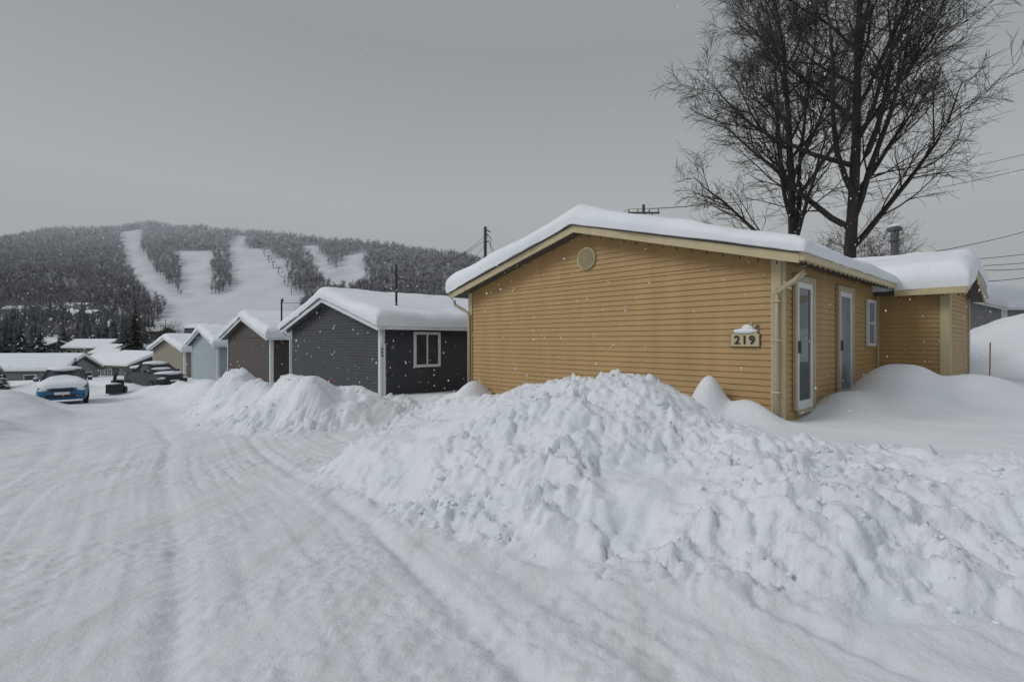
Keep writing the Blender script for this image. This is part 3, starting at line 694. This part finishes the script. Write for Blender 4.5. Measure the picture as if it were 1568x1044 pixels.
# ------------------------------------------------------------------ vehicles
def loft(mb,secs):
    n0=len(mb.v); k=len(secs[0])
    for s in secs: mb.v+=s
    for i in range(len(secs)-1):
        for j in range(k):
            j2=(j+1)%k; mb.f.append((n0+i*k+j,n0+i*k+j2,n0+(i+1)*k+j2,n0+(i+1)*k+j))
    mb.f.append(tuple(n0+j for j in range(k))[::-1]); mb.f.append(tuple(n0+(len(secs)-1)*k+j for j in range(k)))
def vehicle(name,loc,heading,paint,kind='hatch'):
    e=empty(name,loc,heading)
    def sec(y,hw,z0,z1,tw,r=.12):
        return [(-hw+.08,y,z0),(hw-.08,y,z0),(hw,y,z0+.15),(hw,y,(z0+z1)/2+.1),(hw-r*.6,y,z1-.05),(tw,y,z1),(-tw,y,z1),(-hw+r*.6,y,z1-.05),(-hw,y,(z0+z1)/2+.1),(-hw,y,z0+.15)]
    tall=kind!='hatch'; up=.18 if tall else .06
    mb=MB(); ln=[(-2.05,.68,.34,.68,.5),(-1.98,.80,.24,.78,.62),(-1.75,.86,.2,.86,.66),(-1.0,.88,.2,.98,.7),(-.6,.88,.2,1.02,.72),(.8,.88,.2,1.04,.72),(1.7,.86,.2,1.02,.70),(1.98,.80,.26,.96,.66),(2.05,.7,.36,.86,.6)]
    loft(mb,[sec(y,hw,z0+up,z1+up,tw) for y,hw,z0,z1,tw in ln]); mb.obj('body',paint,e,smooth=False,bevel=.03)
    def cab(y0,y1,y2,y3,zb,zt,name,mat,ins=0):
        mb=MB(); wb,wt=.78-ins,.58-ins
        mb.v+=[(-wb,y0,zb),(wb,y0,zb),(wb,y3,zb),(-wb,y3,zb),(-wt,y1,zt),(wt,y1,zt),(wt,y2,zt),(-wt,y2,zt)]
        for f in[(0,3,2,1),(4,5,6,7),(0,1,5,4),(1,2,6,5),(2,3,7,6),(3,0,4,7)]: mb.f.append(f)
        return mb.obj(name,mat,e,bevel=.05)
    ye=1.7 if not(kind=='pickup') else .75
    cab(-.95,-.25,ye-.4,ye,1.0+up,1.46+up,'greenhouse_glass',M_glass)
    mb=MB()
    for s in(-1,1):
        mb.tube([(s*.79,-.97,1.0+up),(s*.60,-.25,1.47+up)],.035,6); mb.tube([(s*.60,-.25,1.47+up),(s*.60,ye-.4,1.47+up)],.035,6); mb.tube([(s*.60,ye-.4,1.47+up),(s*.79,ye,1.0+up)],.05,6); mb.tube([(s*.79,.35,1.0+up),(s*.6,.35,1.47+up)],.03,6)
        mb.box(min(s*.86,s*1.03),max(s*.86,s*1.03),-.72,-.58,1.0+up,1.13+up)
    mb.box(-.58,.58,-.2,ye-.45,1.46+up,1.50+up)
    if kind=='pickup': mb.box(-.86,-.80,.8,2.0,1.0+up,1.2+up); mb.box(.80,.86,.8,2.0,1.0+up,1.2+up); mb.box(-.86,.86,1.95,2.02,1.0+up,1.2+up)
    mb.obj('pillars_roof_mirrors',M_carblk if kind=='hatch' else paint,e)
    mb=MB(); mb.blob((0,(ye-.65)/2,1.50+up),.66,(ye+.1)/2+.18,.14,14,8,.04)
    if kind=='hatch':
        rows=[(-2.04,.66,.76),(-1.97,.76,.92),(-1.7,.84,1.0),(-1.3,.86,1.05),(-.95,.86,1.11),(-.8,.74,1.17),(-.68,.62,1.22),(-.58,.35,1.26)]
        n0=len(mb.v); K=9
        for (yy,hw,zz) in rows:
            for k in range(K):
                t=k/(K-1)*2-1; mb.v.append((hw*t,yy+random.uniform(-.02,.02),zz+up-.13*abs(t)**5+random.uniform(-.01,.015)))
        for i in range(len(rows)-1):
            for k in range(K-1): mb.f.append((n0+i*K+k,n0+i*K+k+1,n0+(i+1)*K+k+1,n0+(i+1)*K+k))
        for s in(-1,1): mb.blob((s*.95,-.65,1.15+up),.10,.09,.05,8,5)
    else:
        mb.blob((0,-1.42,.93+up),.76,.62,.13,14,8,.05); mb.blob((0,-.66,1.18+up),.58,.30,.10,12,6,.06); mb.blob((0,1.4,1.2+up),.75,.6,.18,12,6,.05)
    mb.obj('snow_on_vehicle',M_snow,e,smooth=True)
    mb=MB()
    for s in(-1,1): mb.blob((s*.62,-1.98,.68+up),.19,.09,.075,12,8)
    mb.obj('headlights',M_lamp,e,smooth=True)
    mb=MB(); mb.box(-.40,.40,-2.07,-2.04,.60+up,.70+up); mb.box(-.55,.55,-2.075,-2.03,.33+up,.47+up)
    for s in(-1,1): mb.box(min(s*.60,s*.75),max(s*.60,s*.75),-2.03,-1.97,.36+up,.45+up)
    mb.obj('grille',M_black,e); mb=MB(); mb.box(-.26,.26,-2.10,-2.076,.46+up,.58+up); mb.obj('licence_plate',M_white,e)
    mb=MB(); rm=MB(); rr=.31+up*.3
    for s in(-1,1):
        for y in(-1.28,1.28):
            mb.tube([(s*.70,y,rr),(s*.89,y,rr)],rr,18); rm.tube([(s*.88,y,rr),(s*.902,y,rr)],rr*.6,12)
    mb.obj('tyres',M_tire,e); rm.obj('wheel_rims',M_metal,e)
    return e
vehicle('parked_blue_car',(-21.3,24.3,gz(-21.3,24.3)+.03),math.radians(39),M_blue)
vehicle('pickup_truck',(-22.0,31.5,plane_z(-22.3,31.5)+.1),math.radians(62),M_carblk,'pickup')
sb=empty('snow_blower',(-22.6,29.2,gz(-22.6,29.2)),math.radians(20)); mb=MB()
mb.box(-.35,.35,-.55,-.15,.05,.55); mb.box(-.25,.25,-.1,.35,.3,.75); mb.tube([(0,-.3,.5),(0,-.3,.9),(.1,-.45,1.15)],[.1,.09,.12],8)
for s in(-1,1): mb.tube([(s*.22,.2,.5),(s*.27,.9,1.05),(s*.27,1.05,1.05)],.025,6); mb.tube([(s*.32,.1,.2),(s*.42,.1,.2)],.22,12)
mb.obj('body',M_black,sb); mb=MB(); mb.blob((0,.1,.8),.26,.24,.08,8,5,.1); mb.blob((0,-.35,.58),.33,.2,.07,8,5,.1); mb.obj('snow_on_blower',M_snow,sb,smooth=True)
# ------------------------------------------------------------------ falling snow
oc=np.array([(1,0,0),(-1,0,0),(0,1,0),(0,-1,0),(0,0,1),(0,0,-1)],float); of=np.array([(0,2,4),(2,1,4),(1,3,4),(3,0,4),(2,0,5),(1,2,5),(3,1,5),(0,3,5)])
N=3400; p=np.stack([rng.uniform(-14,13,N),rng.uniform(3.0,14,N),rng.uniform(.3,5,N)],-1); r=(.0025+.006*rng.random(N)**2)*(.6+p[:,1]/9)
V=(oc[None]*r[:,None,None]*np.array([1,1,1.5])+p[:,None,:]).reshape(-1,3); F=(of[None]+(np.arange(N)*6)[:,None,None]).reshape(-1,3)
M_flake=make_mat('snowflake',(.9,.9,.92),.6,.02,5)
mesh_np('falling_snow',V,F,M_flake)
# ------------------------------------------------------------------ sky and light
w=bpy.data.worlds.new('World'); sc.world=w; w.use_nodes=True; nt=w.node_tree; bg=nt.nodes['Background']
sky=nt.nodes.new('ShaderNodeTexSky'); sky.sky_type='NISHITA'; sky.sun_disc=False
EL,AZ=math.radians(40),math.radians(255)
sky.sun_elevation=EL; sky.sun_rotation=AZ
hs=nt.nodes.new('ShaderNodeHueSaturation'); hs.inputs['Saturation'].default_value=.12; nt.links.new(sky.outputs[0],hs.inputs['Color'])
tc=nt.nodes.new('ShaderNodeTexCoord'); sx=nt.nodes.new('ShaderNodeSeparateXYZ'); nt.links.new(tc.outputs['Generated'],sx.inputs[0])
n=nt.nodes.new('ShaderNodeTexNoise'); n.inputs['Scale'].default_value=1.3; n.inputs['Detail'].default_value=3; nt.links.new(tc.outputs['Generated'],n.inputs['Vector'])
ad=nt.nodes.new('ShaderNodeMath'); ad.operation='MULTIPLY_ADD'; ad.inputs[1].default_value=.10; nt.links.new(n.outputs['Fac'],ad.inputs[0]); 
sb_=nt.nodes.new('ShaderNodeMath'); sb_.operation='SUBTRACT'; sb_.inputs[1].default_value=.05; nt.links.new(sx.outputs['Z'],sb_.inputs[0]); nt.links.new(sb_.outputs[0],ad.inputs[2])
cr=nt.nodes.new('ShaderNodeValToRGB'); nt.links.new(ad.outputs[0],cr.inputs[0]); el=cr.color_ramp.elements
el[0].position=0; el[0].color=(.32,.332,.342,1); el[1].position=1; el[1].color=(.47,.495,.53,1)
for pz,c in((.12,(.36,.372,.382)),(.26,(.395,.412,.421)),(.5,(.30,.322,.334)),(.62,(.32,.34,.36))):
    q=el.new(pz); q.color=c+(1,)
mx=nt.nodes.new('ShaderNodeMix'); mx.data_type='RGBA'; mx.inputs['Factor'].default_value=.04
sc10=nt.nodes.new('ShaderNodeVectorMath'); sc10.operation='SCALE'; sc10.inputs['Scale'].default_value=10
nt.links.new(cr.outputs[0],sc10.inputs[0]); nt.links.new(sc10.outputs[0],mx.inputs[6]); nt.links.new(hs.outputs[0],mx.inputs[7])
nt.links.new(mx.outputs[2],bg.inputs['Color']); bg.inputs['Strength'].default_value=.10
sd=bpy.data.lights.new('sun','SUN'); sd.energy=1.15; sd.angle=math.radians(25); sd.color=(1,.99,.97)
so=bpy.data.objects.new('sun',sd); link(so)
dirv=Vector((math.sin(AZ)*math.cos(EL),math.cos(AZ)*math.cos(EL),math.sin(EL)))
so.rotation_euler=(-dirv).to_track_quat('-Z','Y').to_euler(); so.location=(0,-10,30)
# ------------------------------------------------------------------ camera
cd=bpy.data.cameras.new('camera'); cd.sensor_width=36; cd.lens=17.95; cd.clip_start=.1; cd.clip_end=5000
co=bpy.data.objects.new('camera',cd); link(co); co.location=(0,0,1.7); co.rotation_euler=(math.radians(90),0,0); sc.camera=co
sc.view_settings.view_transform='Standard'; sc.view_settings.look='None'; sc.view_settings.exposure=0
